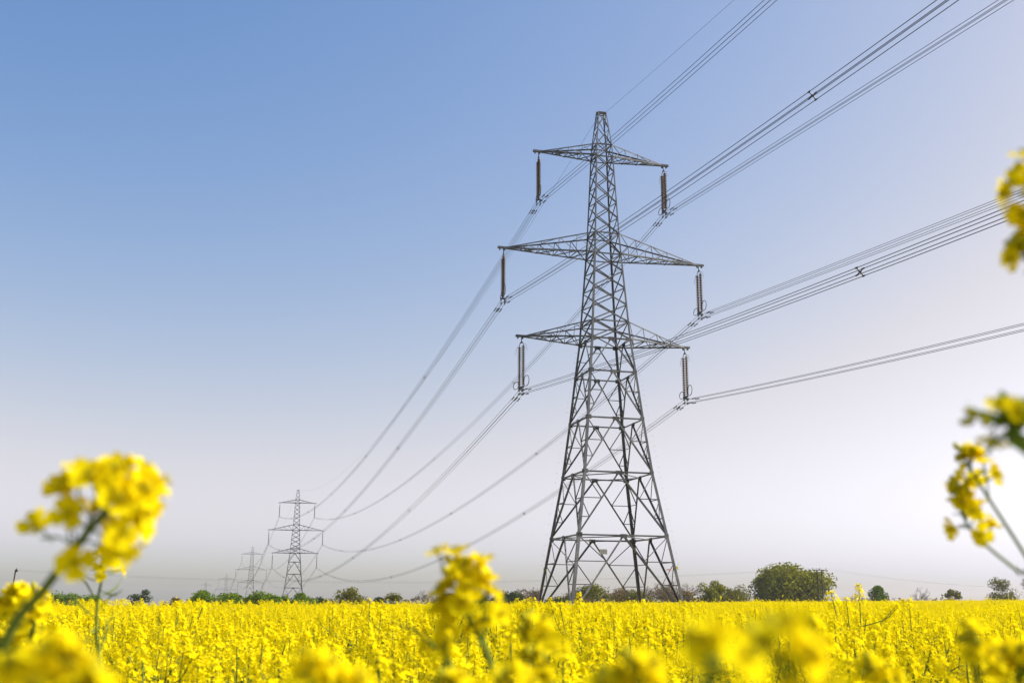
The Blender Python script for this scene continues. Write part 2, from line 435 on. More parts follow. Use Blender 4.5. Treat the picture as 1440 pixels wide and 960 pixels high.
def insulator_meshes():
    P = {}
    SEP = 0.34                                               # strings stand along the line (local y)
    b = MB()
    prof = []; n = 22; top, bot = -0.85, -4.45; p = (top-bot)/n
    for i in range(n):
        z = top-i*p
        prof += [(0.045, z), (0.06, z-p*0.25), (0.17, z-p*0.55), (0.175, z-p*0.66), (0.05, z-p*0.72)]
    b.lathe(prof, 12); P['disc_stack'] = b.mesh('disc_stack', M['porcelain'], True)
    b = MB(); b.tube([(0, 0, -0.1), (0, 0, -0.42)], 0.035, 6); b.tube([(0, 0, -0.36), (0.06, 0, -0.42), (0, 0, -0.5)], 0.03, 5)
    for s in (-1, 1): b.tube([(0, 0, -0.45), (0, s*SEP, -0.66), (0, s*SEP, -0.86)], 0.032, 6)
    b.box((0, 0, -0.52), (0.03, 0.2, 0.06)); P['link'] = b.mesh('link', M['dark_metal'])
    b = MB(); b.box((0, 0, -4.60), (0.03, SEP+0.12, 0.09)); b.box((0, 0, -4.74), (0.26, 0.05, 0.06))
    for s in (-1, 1): b.tube([(0, s*SEP, -4.42), (0, s*SEP, -4.62)], 0.04, 6)
    P['yoke_plate'] = b.mesh('yoke_plate', M['dark_metal'])
    def loop(s, h, w):
        b = MB(); t = np.linspace(-0.5*math.pi, 1.32*math.pi, 20)
        b.tube([(0, s*(SEP+0.10+w/2+w/2*math.cos(q)), -4.62+h/2+h/2*math.sin(q)) for q in t], 0.032, 5)
        b.tube([(0, s*(SEP+0.05), -4.62), (0, s*(SEP+0.1+w/2), -4.62)], 0.022, 5)
        return b.mesh('arcing_ring', M['dark_metal'], True)
    P['ring_near'] = loop(-1, 0.95, 0.95); P['ring_far'] = loop(1, 0.66, 1.0)
    for nm, s in (('horn_near', -1), ('horn_far', 1)):
        b = MB(); b.tube(catmull([(0, s*SEP, -0.80), (0, s*(SEP+0.45), -0.85), (0, s*(SEP+0.72), -1.45)], 4), 0.016, 4); P[nm] = b.mesh('arcing_horn', M['fitting'])
    b = MB(); b.box((0, 0, 0.02), (0.045, 0.20, 0.05)); b.box((0, 0, -0.06), (0.03, 0.08, 0.05)); b.tube([(0, -0.32, -0.015), (0, 0.32, -0.015)], 0.03, 6)
    P['clamp'] = b.mesh('clamp', M['fitting'])
    b = MB()
    for sx in (-1, 1): b.tube([(0, 0, -4.74), (sx*HALF, 0, -INS+HALF)], 0.025, 5); b.tube([(sx*HALF, 0, -INS+HALF), (sx*HALF, 0, -INS-HALF)], 0.022, 5)
    P['hanger_frame'] = b.mesh('hanger_frame', M['fitting'])
    return P, SEP
IP, ISEP = insulator_meshes()
SIDE = {-1: 'nearer', 1: 'farther'}
PYNAME = {1: 'big near pylon', 2: 'second pylon', 3: 'third pylon', 4: 'fourth pylon', 5: 'last pylon'}
WHICH = {-1: 'receding-pylons side', 1: 'round-tree side'}
for k in (1, 2, 3, 4):
    for ph, (key, s) in PH.items():
        p = attach(k, ph); yaw = PY[k][3]+{'BL': 0.25, 'TL': -0.12, 'ML': -0.10}.get(ph, 0.0)*(k == 1)
        root = thing('insulator_string', 'brown insulator hung from %s arm of the %s, %s' % (PHN[key], PYNAME[k], WHICH[s]),
                     'insulator', p, yaw, 'insulator strings')
        for q in (-1, 1): o = link('disc_stack', IP['disc_stack'], root); o.location = (0, q*ISEP, 0)
        if k <= 2:
            link('link', IP['link'], root); link('yoke_plate', IP['yoke_plate'], root); link('hanger_frame', IP['hanger_frame'], root)
            for nm in ('ring_near', 'ring_far'): link('arcing_ring', IP[nm], root)
            for nm in ('horn_near', 'horn_far'): link('arcing_horn', IP[nm], root)
            for cx in (-1, 1):
                for cz in (-1, 1): o = link('clamp', IP['clamp'], root); o.location = (cx*HALF, 0, -INS+cz*HALF)

def spacer_mesh():
    b = MB()
    for a in (math.pi/4, -math.pi/4):
        d = np.array([math.cos(a), 0, math.sin(a)])*HALF*math.sqrt(2)
        b.tube([-d*1.15, -d*0.4, d*0.4, d*1.15], [0.035, 0.026, 0.026, 0.035], 6)
        for e in (-1, 1): b.tube([d*e+np.array([0, -.09, 0]), d*e+np.array([0, .09, 0])], 0.034, 6)
    b.lathe([(0.0, -0.03), (0.07, -0.03), (0.07, 0.03), (0.0, 0.03)], 10)
    return b.mesh('spacer', M['dark_metal'])
def damper_mesh():
    b = MB(); b.tube([(0, -0.30, -0.09), (0, 0.30, -0.09)], 0.014, 4); b.box((0, 0, -0.045), (0.025, 0.04, 0.06))
    for e in (-1, 1): b.tube([(0, e*0.34, -0.09), (0, e*0.17, -0.09)], [0.05, 0.04], 6)
    return b.mesh('vibration_damper', M['dark_metal'])
SPM, DPM = spacer_mesh(), damper_mesh()

NEAR = {'TL': (-0.1061, 0.000369), 'TR': (-0.0835, 0.00006), 'ML': (-0.1061, 0.000403), 'MR': (-0.0871, 0.000171), 'BL': (-0.1025, 0.000381), 'BR': (-0.0957, 0.000345)}
TH0 = 0.28
def near_path(A, a, c, smax=230, n=60):
    s = np.linspace(0, smax, n)
    return np.stack([A[0]+math.sin(TH0)*s, A[1]-math.cos(TH0)*s, A[2]+a*s+c*s*s], 1)
def span_path(A, B, c, n=48):
    t = np.linspace(0, 1, n)[:, None]; S = np.linalg.norm((B-A)[:2]); P = A+(B-A)*t; P[:, 2] -= c*S*S*(t*(1-t))[:, 0]
    return P

def bundle(path, label, spacers, dampers, parts=True, sides=5, wirer=0.0165):
    A = path[0]; d = path[-1]-path[0]; r = np.array([d[1], -d[0], 0]); r /= np.linalg.norm(r)
    rz = math.atan2(-d[0], d[1])
    offs = [r*sx*HALF+np.array([0, 0, sz*HALF]) for sx in (-1, 1) for sz in (-1, 1)]
    if not parts:
        b = MB()
        for o_ in offs: b.tube(path+o_-A, wirer, 3, cap=False)
        o = b.build('wire_bundle', M['wire']); o.location = A
        return tag(o, label, 'power line', 'wire bundles')
    root = thing('wire_bundle', label, 'power line', A, 0, 'wire bundles')
    seg = np.linalg.norm(np.diff(path, axis=0), axis=1); cum = np.concatenate([[0], np.cumsum(seg)])
    pt = lambda s: np.array([np.interp(s, cum, path[:, i]) for i in range(3)])
    for o_ in offs:
        b = MB(); b.tube(path+o_-A, wirer, sides, cap=False); w = b.build('wire', M['wire'], root, True)
        for s in dampers:
            s2 = s if s >= 0 else cum[-1]+s
            s2 += 0.35*(1 if o_[2] > 0 else -1)
            q = pt(s2); q2 = pt(s2+0.4); dm = link('vibration_damper', DPM, w); dm.location = Vector(q+o_-A)
            dm.rotation_euler = (math.asin((q2-q)[2]/0.4), 0, rz)
    for s in spacers:
        sp = link('spacer', SPM, root); sp.location = Vector(pt(s)-A); sp.rotation_euler = (0, 0, rz)
    return root

C2, C2E = 0.0003936, 0.000439
NSP = {'TL': [118], 'TR': [122], 'ML': [51.3], 'MR': [118], 'BL': [51.3], 'BR': [125]}
FSP = {k: [52, 104, 155, 206, 258] for k in PH}
for ph, (key, s) in PH.items():
    A1, A2 = attach(1, ph)-np.array([0, 0, INS]), attach(2, ph)-np.array([0, 0, INS])
    where = '%s arm, %s' % (PHN[key], WHICH[s])
    bundle(near_path(A1, *NEAR[ph]), 'four bundled wires climbing overhead from near pylon: %s' % where, NSP[ph], [1.7], wirer=0.0175)
    bundle(span_path(A1, A2, C2), 'four bundled wires sagging from near pylon to second: %s' % where, FSP[ph], [1.7])
    A3, A4, A5 = [attach(k, ph)-np.array([0, 0, INS]) for k in (3, 4, 5)]
    bundle(span_path(A2, A3, C2, 36), 'hazy wires between second and third pylon: %s' % where, [80, 160, 240], [], sides=3)
    bundle(span_path(A3, A4, C2, 24), 'faint wires between third and fourth pylon: %s' % where, [], [], parts=False)
    bundle(span_path(A4, A5, C2, 24), 'very faint wires between the last two pylons: %s' % where, [], [], parts=False)
def peak(k): x, y, dz, yaw = PY[k]; return np.array([x, y, EYE+dz+46.08])
E1 = peak(1)+np.array([math.cos(YAW)*0.42, math.sin(YAW)*0.42, 0])
def single_wire(path, name, label, rad, cat='power line', group='earth wires'):
    b = MB(); b.tube(path-path[0], rad, 4, cap=False); o = b.build(name, M['wire']); o.location = path[0]
    return tag(o, label, cat, group)
single_wire(near_path(E1, -0.1264, 0.000302), 'earth_wire', 'single thin wire rising overhead from the peak of the near pylon', 0.014)
single_wire(span_path(peak(1), peak(2), C2E), 'earth_wire', 'single thin wire sagging from the peak of near pylon to second pylon', 0.013)
single_wire(span_path(peak(2), peak(3), C2E), 'earth_wire', 'single hazy wire joining the peaks of second and third pylons', 0.012)
single_wire(span_path(peak(3), peak(4), C2E), 'earth_wire', 'single faint wire joining the peaks of third and fourth pylons', 0.012)

# ------------------------------------------------------------------ wooden poles and their wires
def pole_line():
    d = 252.0
    pl = at(22, 801, d); pr = at(1152, 801, d)
    gz = float(ground_z(pr.x, pr.y))
    t = thing('utility_pole', 'pair of dark wooden poles joined by a crossbar beside the big round tree', 'utility pole', (pr.x, pr.y, gz))
    H = pr.z-gz
    for s in (-1, 1):
        b = MB(); b.tube([(s*0.52, 0, -0.5), (s*0.52, 0, H+0.1)], [0.16, 0.12], 8); b.build('pole', M['pole_wood'], t)
    b = MB(); b.box((0, -0.2, H), (1.7, 0.07, 0.08)); b.build('crossarm', M['pole_wood'], t)
    b = MB(); b.box((0, -0.2, H-0.55), (0.6, 0.05, 0.06)); b.build('crossarm', M['pole_wood'], t)
    for x in (-1.55, -0.0, 1.55):
        b = MB(); b.lathe([(0.03, 0), (0.09, 0.12), (0.05, 0.2), (0.09, 0.28), (0.05, 0.36), (0.02, 0.4)], 8, (x, -0.2, H+0.10 if x else H+0.1)); b.build('pin_insulator', M['porcelain'], t)
    gl = float(ground_z(pl.x, pl.y))
    t2 = thing('utility_pole', 'lone dark wooden pole with a small bracket on top above the hedge', 'utility pole', (pl.x, pl.y, gl))
    H2 = pl.z-gl
    b = MB(); b.tube([(-0.55, 0, -0.5), (0, 0, H2)], [0.22, 0.17], 8); b.build('pole', M['pole_wood'], t2)
    b = MB(); b.box((0.25, -0.1, H2-0.15), (0.28, 0.2, 0.28)); b.tube([(0.2, -.1, H2), (0.25, -.1, H2+0.45)], 0.09, 6); b.build('top_bracket', M['pole_wood'], t2)
    for i, off in enumerate((-1.55, 0, 1.55)):
        a = np.array([pl.x+0.1, pl.y, pl.z+0.1-0.15*i]); c = np.array([pr.x+off, pr.y-0.2, pr.z+0.48])
        single_wire(span_path(a, c, 4*3.3/196**2), 'overhead_wire', 'very thin low wire strung from the lone pole to the paired poles', 0.006, 'wire', 'wires on the wooden poles')
        e = at(1385, 824, 252); e2 = np.array([e.x, e.y+i*0.8, e.z])
        single_wire(span_path(c, e2, 4*0.6/40**2), 'overhead_wire', 'very thin low wire running from the paired poles down to the gnarled tree', 0.005, 'wire', 'wires beyond the paired poles')
pole_line()

# ------------------------------------------------------------------ trees and bushes beyond the field
def quads(P, N, size, r):
    """one bent leaf-clump face per point, facing roughly along N"""
    n = len(P); N = N/(np.linalg.norm(N, axis=1)[:, None]+1e-9)
    R = r.normal(size=(n, 3)); U = np.cross(N, R); U /= np.linalg.norm(U, axis=1)[:, None]+1e-9; W = np.cross(N, U)
    s = (size*(0.6+0.8*r.random(n)))[:, None]; asp = (0.55+0.5*r.random(n))[:, None]
    V = np.stack([P-U*s*0.5, P+W*s*asp*0.45+N*s*0.12, P+U*s*0.55, P-W*s*asp*0.5-N*s*0.08], 1)
    return V

def crown_mesh(w, h, z0, r, leaf, n, lobes, mats, low=0.0):
    """uneven crown: leaf-clump faces over many overlapping lobes"""
    b = MB(); P = []; Nn = []
    C = []
    for i in range(lobes):
        a = r.random()*2*math.pi; q = math.sqrt(r.random()); u = r.random()
        zz = low+(1-low)*u; env = math.sqrt(max(0.04, 1-(max(zz-0.28, 0)/0.74)**2))*(0.8+0.2*min(1, zz/0.3))
        C.append((math.cos(a)*q*w*0.40*env, math.sin(a)*q*w*0.40*env, z0+zz*h*0.86, (0.13+0.12*r.random())*w*(0.75+0.4*env)))
    n = int(n*2.2); per = n//lobes
    for x, y, z, rad in C:
        d = r.normal(size=(per, 3)); d /= np.linalg.norm(d, axis=1)[:, None]
        rr = rad*(0.3+0.7*r.random(per)**0.6)
        p = np.array([x, y, z])+d*rr[:, None]*np.array([1, 1, 0.8])
        P.append(p); Nn.append(d+0.55*r.normal(size=(per, 3)))
    P = np.concatenate(P); Nn = np.concatenate(Nn)
    V = quads(P, Nn, leaf, r); b.addarr(V, [(0, 1, 2, 3)], [0])
    return b, C

def branches(b, base, h, w, r, depth=4, n0=5, rad=0.16, up=0.75):
    """a bare branching frame"""
    def grow(p, d, L, rad, lev):
        q = p+d*L; m = p+d*L*0.5+r.normal(size=3)*L*0.06
        b.tube([p, m, q], [rad, rad*0.8, rad*0.6], 4 if lev > 1 else 3, cap=False)
        if lev == 0: return
        for k in range(3 if lev > 1 else 4):
            nd = d+r.normal(size=3)*0.55; nd[2] = abs(nd[2])*0.6+0.22*up; nd /= np.linalg.norm(nd)
            grow(p+(q-p)*(0.45+0.55*r.random()), nd, L*(0.55+0.25*r.random()), max(rad*0.55, 0.013), lev-1)
    for k in range(n0):
        a = r.random()*6.28; d = np.array([math.cos(a)*w/h*0.75, math.sin(a)*w/h*0.75, 1.0]); d /= np.linalg.norm(d)
        grow(np.array(base, float), d, h*0.42*(0.8+0.4*r.random()), rad, depth)

def tree(x0, x1, top, d, kind, label, name='tree', cat='tree', leaf=0.36, n=2600, lobes=26, seed=0, low=0.0, group=None):
    r = np.random.default_rng(1000+seed)
    c = at((x0+x1)/2, top, d); z = float(ground_z(c.x, c.y)); w = (x1-x0)/FPX*d; h = c.z-z
    root = thing(name, label, cat, (c.x, c.y, z), r.random()*0.3, group)
    if kind.startswith('bare'):
        b = MB(); b.tube([(0, 0, -0.3), (0.05, 0, h*0.25), (0.0, 0.05, h*0.4)], [0.2, 0.15, 0.1], 6); b.build('trunk', M['bark'], root)
        b = MB(); branches(b, (0, 0, h*0.12), h*0.72, w, r, 4, 5, 0.07)
        V = np.concatenate(b.v); zs = (V[:, 2]-0).max(); xs = np.abs(V[:, 0]).max()
        f = np.array([w*0.52/xs, w*0.52/xs, h/zs]); b.v = [q*f for q in b.v]
        b.build('crown', M['twig_grey'] if 'grey' in kind else M['twig'], root)
        if 'leaf' in kind:
            k = r.integers(0, len(V), n//3); P = V[k]*f+r.normal(size=(n//3, 3))*0.12
            q = MB(); q.addarr(quads(P, r.normal(size=P.shape), leaf*0.5, r), [(0, 1, 2, 3)], [0]); q.build('leaves', M['f_brown'], root)['kind'] = 'stuff'
        return root
    b, C = crown_mesh(w, h*(1-low), h*low, r, leaf, n, lobes, None)
    V = np.concatenate(b.v); f = h/V[:, 2].max(); g = 1.06*w/(V[:, 0].max()-V[:, 0].min()); b.v = [q*np.array([g, g, f]) for q in b.v]
    b.build('crown', M[kind], root)
    t = MB(); t.tube([(0, 0, -0.3), (0.1, 0, h*0.3), (0, 0.1, h*0.55)], [max(0.06*w*0.35, 0.1), max(0.045*w*0.35, 0.07), 0.05], 7)
    for x, y, zz, rad in C[::2]: t.tube([(0.05, 0.03, h*0.22), (x*g*0.5, y*g*0.5, h*0.25+zz*f*0.35), (x*g, y*g, zz*f)], [0.10, 0.07, 0.02], 4)
    t.build('trunk', M['bark'], root)
    return root

T = [  # x0, x1, top, distance, kind, label, options
 (60, 122, 829, 215, 'f_hedge', 'bushy feathery green hedge shrub beside the lone wooden pole', dict(name='hedge_shrub', cat='shrub', leaf=0.3, n=3200, lobes=24)),
 (104, 155, 834, 218, 'f_hedge', 'lower green hedge shrub joined to the feathery one', dict(name='hedge_shrub', cat='shrub', leaf=0.3, n=2200, lobes=18)),
 (184, 220, 827, 235, 'f_dark', 'small dark twiggy tree standing alone between two hedges', dict(leaf=0.26, n=1500, lobes=14)),
 (252, 322, 828, 200, 'f_hedge', 'bright leafy hedge shrub below the faint far pylons', dict(name='hedge_shrub', cat='shrub', leaf=0.34, n=3000, lobes=22)),
 (300, 352, 832, 198, 'f_hedge', 'small leafy hedge shrub at foot of third pylon', dict(name='hedge_shrub', cat='shrub', leaf=0.32, n=1700, lobes=14)),
 (338, 402, 829, 202, 'f_hedge', 'leafy hedge shrub close below the second pylon', dict(name='hedge_shrub', cat='shrub', leaf=0.34, n=2800, lobes=20)),
 (388, 448, 832, 204, 'f_hedge', 'leafy hedge shrub hiding the feet of the second pylon', dict(name='hedge_shrub', cat='shrub', leaf=0.34, n=2200, lobes=16)),
 (464, 521, 824, 210, 'f_olive', 'rounded spiky olive green bush standing apart in the hedge line', dict(name='bush', cat='bush', leaf=0.28, n=2600, lobes=24)),
 (534, 572, 832, 214, 'f_olive', 'small pale green bush next to leafless shrubs', dict(name='bush', cat='bush', leaf=0.26, n=1400, lobes=12)),
 (566, 612, 829, 216, 'bare_grey_leaf', 'thin leafless shrub beside the small pale bush', dict(name='bare_shrub', cat='shrub')),
 (688, 738, 829, 225, 'f_dark', 'dark green bush just outside the near pylon leg', dict(name='bush', cat='bush', leaf=0.3, n=2000, lobes=16)),
 (722, 764, 824, 228, 'bare_leaf', 'reddish brown budding tree behind a leg of the near pylon', dict()),
 (760, 812, 838, 222, 'f_dark', 'low dark undergrowth beneath the near pylon', dict(name='bush', cat='bush', leaf=0.28, n=1600, lobes=14)),
 (803, 862, 819, 240, 'f_olive', 'olive green tree seen between the legs of the near pylon', dict(leaf=0.32, n=2400, lobes=20)),
 (850, 906, 824, 245, 'f_brown', 'brownish tree coming into leaf behind the near pylon', dict(leaf=0.3, n=2000, lobes=18)),
 (894, 942, 817, 250, 'bare_leaf', 'brown leafless tree behind the outer leg of the near pylon', dict()),
 (930, 992, 813, 252, 'bare_leaf', 'broad twiggy brown tree between near pylon and green tree', dict()),
 (940, 985, 828, 248, 'f_brown', 'low brown budding bush at foot of the twiggy tree', dict(name='bush', cat='bush', leaf=0.3, n=1500, lobes=14)),
 (976, 1028, 815, 255, 'f_oak', 'mid green rounded tree next to the brown twiggy one', dict(leaf=0.34, n=2400, lobes=18)),
 (1008, 1060, 820, 258, 'f_olive', 'olive tree filling the gap beside the big round tree', dict(leaf=0.32, n=2000, lobes=16)),
 (1053, 1168, 789, 284, 'f_oak', 'big round spreading tree in fresh yellow green leaf', dict(leaf=0.6, n=12000, lobes=34)),
 (1190, 1212, 832, 262, 'bare_grey', 'small leafless shrub standing past the paired poles', dict(name='bare_shrub', cat='shrub')),
 (1216, 1252, 822, 255, 'f_hedge', 'small bright green bush on its own past the paired poles', dict(name='bush', cat='bush', leaf=0.34, n=2400, lobes=30)),
 (1278, 1310, 824, 258, 'bare_grey', 'bare pinkish grey shrub between two green bushes', dict(name='bare_shrub', cat='shrub')),
 (1326, 1352, 827, 262, 'f_olive', 'very small round olive bush near the gnarled tree', dict(name='bush', cat='bush', leaf=0.26, n=1100, lobes=10)),
 (1380, 1428, 810, 262, 'f_olive', 'gnarled open crowned tree with dark limbs showing', dict(leaf=0.3, n=1500, lobes=18, low=0.25)),
 (1422, 1480, 792, 270, 'bare_grey_leaf', 'tall grey leafless tree behind the gnarled one', dict()),
 (696, 770, 830, 262, 'f_brown', 'broad brown thicket behind the outermost pylon leg', dict(name='thicket', cat='thicket', leaf=0.34, n=2600, lobes=26)),
 (770, 850, 826, 266, 'f_olive', 'broad olive thicket seen through the pylon legs', dict(name='thicket', cat='thicket', leaf=0.34, n=2800, lobes=28)),
 (835, 915, 823, 270, 'f_brown', 'broad brown thicket filling in behind the dark pylon leg', dict(name='thicket', cat='thicket', leaf=0.34, n=2800, lobes=28)),
 (900, 985, 819, 272, 'f_brown', 'tall brown thicket joining the pylon foot to the green trees', dict(name='thicket', cat='thicket', leaf=0.34, n=3000, lobes=30)),
 (975, 1062, 822, 274, 'f_olive', 'olive thicket backing the trees beside the big round tree', dict(name='thicket', cat='thicket', leaf=0.34, n=3000, lobes=30)),
 (228, 262, 839, 206, 'f_brown', 'low brown shrub at the end of the bright leafy hedge', dict(name='bush', cat='bush', leaf=0.26, n=900, lobes=10)),
 (600, 650, 833, 222, 'f_brown', 'low brown bush half hidden by the upright rapeseed stem', dict(name='bush', cat='bush', leaf=0.3, n=1500, lobes=14)),
 (640, 700, 832, 226, 'f_olive', 'olive bush between upright rapeseed stem and near pylon', dict(name='bush', cat='bush', leaf=0.3, n=1800, lobes=16)),
 (780, 835, 831, 236, 'f_brown', 'low brownish thicket under the inner pylon leg', dict(name='bush', cat='bush', leaf=0.3, n=1700, lobes=16)),
 (868, 925, 827, 243, 'f_olive', 'rounded olive thicket under the dark pylon leg', dict(name='bush', cat='bush', leaf=0.3, n=1900, lobes=16)),
 (520, 545, 838, 216, 'f_dark', 'little dark shrub between spiky bush and pale bush', dict(name='bush', cat='bush', leaf=0.26, n=900, lobes=10)),
 (435, 470, 838, 212, 'f_dark', 'low dark shrub between the hedge and the spiky bush', dict(name='bush', cat='bush', leaf=0.26, n=1000, lobes=10)),
 (-40, 12, 832, 225, 'f_dark', 'dark bush beside the lone wooden pole', dict(name='bush', cat='bush', leaf=0.3, n=1500, lobes=12)),
]
for i, (x0, x1, top, d, kind, label, opt) in enumerate(T): tree(x0, x1, top, d, kind, label, seed=i, **opt)
def far_hedge():
    b = MB(); r = np.random.default_rng(5); P = []
    for px in np.arange(-60, 1500, 1.1):
        c = at(px, 849+ROLL*(px-720), 285); z = float(ground_z(c.x, c.y)); hh = 3.0+1.0*math.sin(px*0.021)+0.9*math.sin(px*0.057+1)+0.5*math.sin(px*0.19)
        for k in range(5): P.append((c.x+r.normal()*0.2, c.y+r.normal()*0.8, z+max(hh, 0.9)*r.random()**0.6+0.3))
    P = np.array(P); b.addarr(quads(P, r.normal(size=P.shape)+np.array([0, -0.5, 0.5]), 0.5, r), [(0, 1, 2, 3)], [0])
    o = b.build('far_hedgerow', M['f_brown']); tag(o, 'low brownish hedgerow running along the far edge of the field', 'hedge', kind='stuff')
far_hedge()

# ------------------------------------------------------------------ rapeseed: flowers, heads, plants
def basis(d, r):
    d = d/(np.linalg.norm(d)+1e-9); a = np.cross(d, r.normal(size=3)); a /= np.linalg.norm(a); return a, np.cross(d, a), d

def flower_template(seed):
    """a four-petalled flower 17 mm across on its own stalk; origin at the stalk's foot, facing +z"""
    r = np.random.default_rng(seed); b = MB(); H = 0.014+0.004*r.random()
    for k in range(4):
        a = k*math.pi/2+r.normal()*0.10; L = 0.0098*(0.9+0.25*r.random()); lift = 0.10+0.45*r.random()
        rows = []
        for u, w in ((0.0, 0.12), (0.3, 0.30), (0.6, 0.54), (0.86, 0.52), (1.0, 0.30)):
            row = []
            for v in (-1, -0.35, 0.35, 1):
                x = u*L; y = v*w*L; z = lift*L*(u**1.4)-0.25*L*max(0, u-0.65)+0.16*L*(v*v)*u+r.normal()*0.0004
                row.append((x, y, z))
            rows.append(row)
        V = np.array(rows).reshape(-1, 3); c, s = math.cos(a), math.sin(a)
        V = V @ np.array([[c, s, 0], [-s, c, 0], [0, 0, 1]])+np.array([0, 0, H])
        b.add(V, [(i*4+j, i*4+j+1, (i+1)*4+j+1, (i+1)*4+j) for i in range(4) for j in range(3)], 0)
    for k in range(6):
        a = k*1.047+r.normal()*0.2; t = np.array([math.cos(a)*0.0028, math.sin(a)*0.0028, 0.0055])
        b.tube([(0, 0, H-0.001), t*0.6+np.array([0, 0, H]), t+np.array([0, 0, H])], [0.0004, 0.0004, 0.0008], 3, 1)
    b.tube([(0, 0, H-0.003), (0, 0, H+0.004)], [0.0012, 0.0008], 4, 1)
    b.tube([(0, 0, 0), (0.0006, 0, H*0.5), (0, 0, H-0.002)], 0.0007, 3, 2)
    return b.mesh('flower', [M['petal'], M['petal_centre'], M['stem']], True)
FLOWERS = [flower_template(50+i) for i in range(5)]
def bud_mesh():
    b = MB(); b.lathe([(0.0004, 0), (0.0022, 0.002), (0.0026, 0.0045), (0.0016, 0.0075), (0.0002, 0.0085)], 6); return b.mesh('bud', M['bud'], True)
BUD = bud_mesh()
def pod_mesh():
    b = MB(); P = catmull([(0, 0, 0), (0.006, 0, 0.010), (0.016, 0, 0.03), (0.018, 0, 0.052)], 4); b.tube(P, [0.0006]*5+[0.0013]*5+[0.0004]*3, 4)
    return b.mesh('seed_pod', M['stem'], True)
POD = pod_mesh()
def leaf_mesh(seed):
    r = np.random.default_rng(seed); rows = []; L = 0.13
    for u, w in ((0, .04), (.2, .16), (.45, .24), (.7, .18), (.9, .07), (1, .0)):
        for v in (-1, 0, 1): rows.append((u*L, v*w*L+r.normal()*0.002, -0.35*L*u*u+0.10*L*abs(v)*(u > 0)+r.normal()*0.002))
    b = MB(); b.add(np.array(rows), [(i*3+j, i*3+j+1, (i+1)*3+j+1, (i+1)*3+j) for i in range(5) for j in range(2)]); return b.mesh('leaf', M['leaf'], True)
LEAVES = [leaf_mesh(i) for i in range(3)]
YOUNG = [m_.copy() for m_ in LEAVES]
for m_ in YOUNG: m_.materials[0] = M['young_leaf']

def place(o, p, d, r, scale=1.0):
    a, b_, c = basis(np.asarray(d, float), r)
    m = Matrix((a*scale, b_*scale, c*scale)).transposed().to_4x4(); m.translation = Vector(p); o.matrix_basis = m

def hero_plant(label, root_xy, stems, seed, leaves=2, group='rapeseed stems rising beside the camera'):
    """stems: list of dicts(path=[points], n, length, top, base, pods, stray=[points])"""
    r = np.random.default_rng(seed); gz = float(ground_z(*root_xy)); R0 = np.array([root_xy[0], root_xy[1], gz])
    root = thing('rapeseed_plant', label, 'rapeseed plant', R0, 0, group)
    for si, st in enumerate(stems):
        P = [np.array(p)-R0 for p in st['path']]
        if si == 0 or st.get('rooted'): P = [np.zeros(3), np.array([P[0][0]*0.35, P[0][1]*0.35, P[0][2]*0.5])]+P
        C = catmull(P, 8); nC = len(C); rad = np.linspace(st.get('r0', 0.0038), st.get('r1', 0.0016), nC)
        b = MB(); b.tube(C, rad, 7); stem = b.build('stem', M['stem'], root, True)
        cum = np.concatenate([[0], np.cumsum(np.linalg.norm(np.diff(C, axis=0), axis=1))]); tot = cum[-1]
        pt = lambda s: np.array([np.interp(s, cum, C[:, i]) for i in range(3)])
        tang = lambda s: (pt(min(s+0.01, tot))-pt(max(s-0.01, 0)))
        L = st['length']; n = st['n']; sp = st.get('spread', 1.0); fs = st.get('fscale', 1.0)
        for i in range(n):
            u = (i+0.5)/n; s = tot-L*u**0.9; az = i*2.39996+r.normal()*0.25
            t = tang(s); t /= np.linalg.norm(t); a, b2, _ = basis(t, np.random.default_rng(3))
            o_ = a*math.cos(az)+b2*math.sin(az)
            el = 0.95-1.0*u+r.normal()*0.18; d = o_*math.cos(el)+t*math.sin(el)
            pl = sp*(0.010+0.020*u)*(0.8+0.4*r.random()); p = pt(s); e = p+d*pl
            b = MB(); b.tube([p, p+d*pl*0.6+t*0.001, e], 0.0008, 3); 
            f = link('flower', FLOWERS[r.integers(5)], root); place(f, e-d*0.012, d+np.array([.38, -.28, .30])+r.normal(size=3)*0.25, r, fs*(0.95+0.3*r.random()))
            pd = b.build('flower_stalk', M['stem'], stem)
        for i in range(st.get('buds', 9)):
            t = tang(tot); t /= np.linalg.norm(t); d = t+r.normal(size=3)*0.55; o = link('bud', BUD, root); place(o, pt(tot)+d*0.006*r.random(), d, r, 1.0+0.5*r.random())
        for i in range(st.get('pods', 0)):
            s = tot-L*1.02-0.012*i; t = tang(s); t /= np.linalg.norm(t); a, b2, _ = basis(t, np.random.default_rng(3)); az = i*2.4
            d = (a*math.cos(az)+b2*math.sin(az))*0.9+t*0.6; o = link('seed_pod', POD, root); place(o, pt(s), d, r, st.get('podscale', 1.0)*(0.8+0.5*r.random()))
        for q in st.get('stray', []):
            q = np.array(q)-R0; s = tot-L*1.15-0.01*r.random(); p = pt(s); b = MB(); b.tube(catmull([p, (p+q)/2+np.array([0, 0, .004]), q], 4), 0.0009, 4); b.build('flower_stalk', M['stem'], stem)
            d = q-p; f = link('flower', FLOWERS[r.integers(5)], root); place(f, q-d/np.linalg.norm(d)*0.012, d+np.array([0, 0, 0.02]), r, fs*1.1)
        for q in st.get('greens', []):
            o = link('leaf', YOUNG[r.integers(3)], root); place(o, np.array(q)-R0, r.normal(size=3)+np.array([0, 0, .8]), r, 0.17+0.08*r.random())
        for i in range(leaves):
            s = tot*(0.25+0.4*r.random()); o = link('leaf', LEAVES[i % 3], root); a = r.random()*6.28
            place(o, pt(s), (r.normal()*0.2, r.normal()*0.2, 1), r, 1.0+0.4*r.random())
    return root

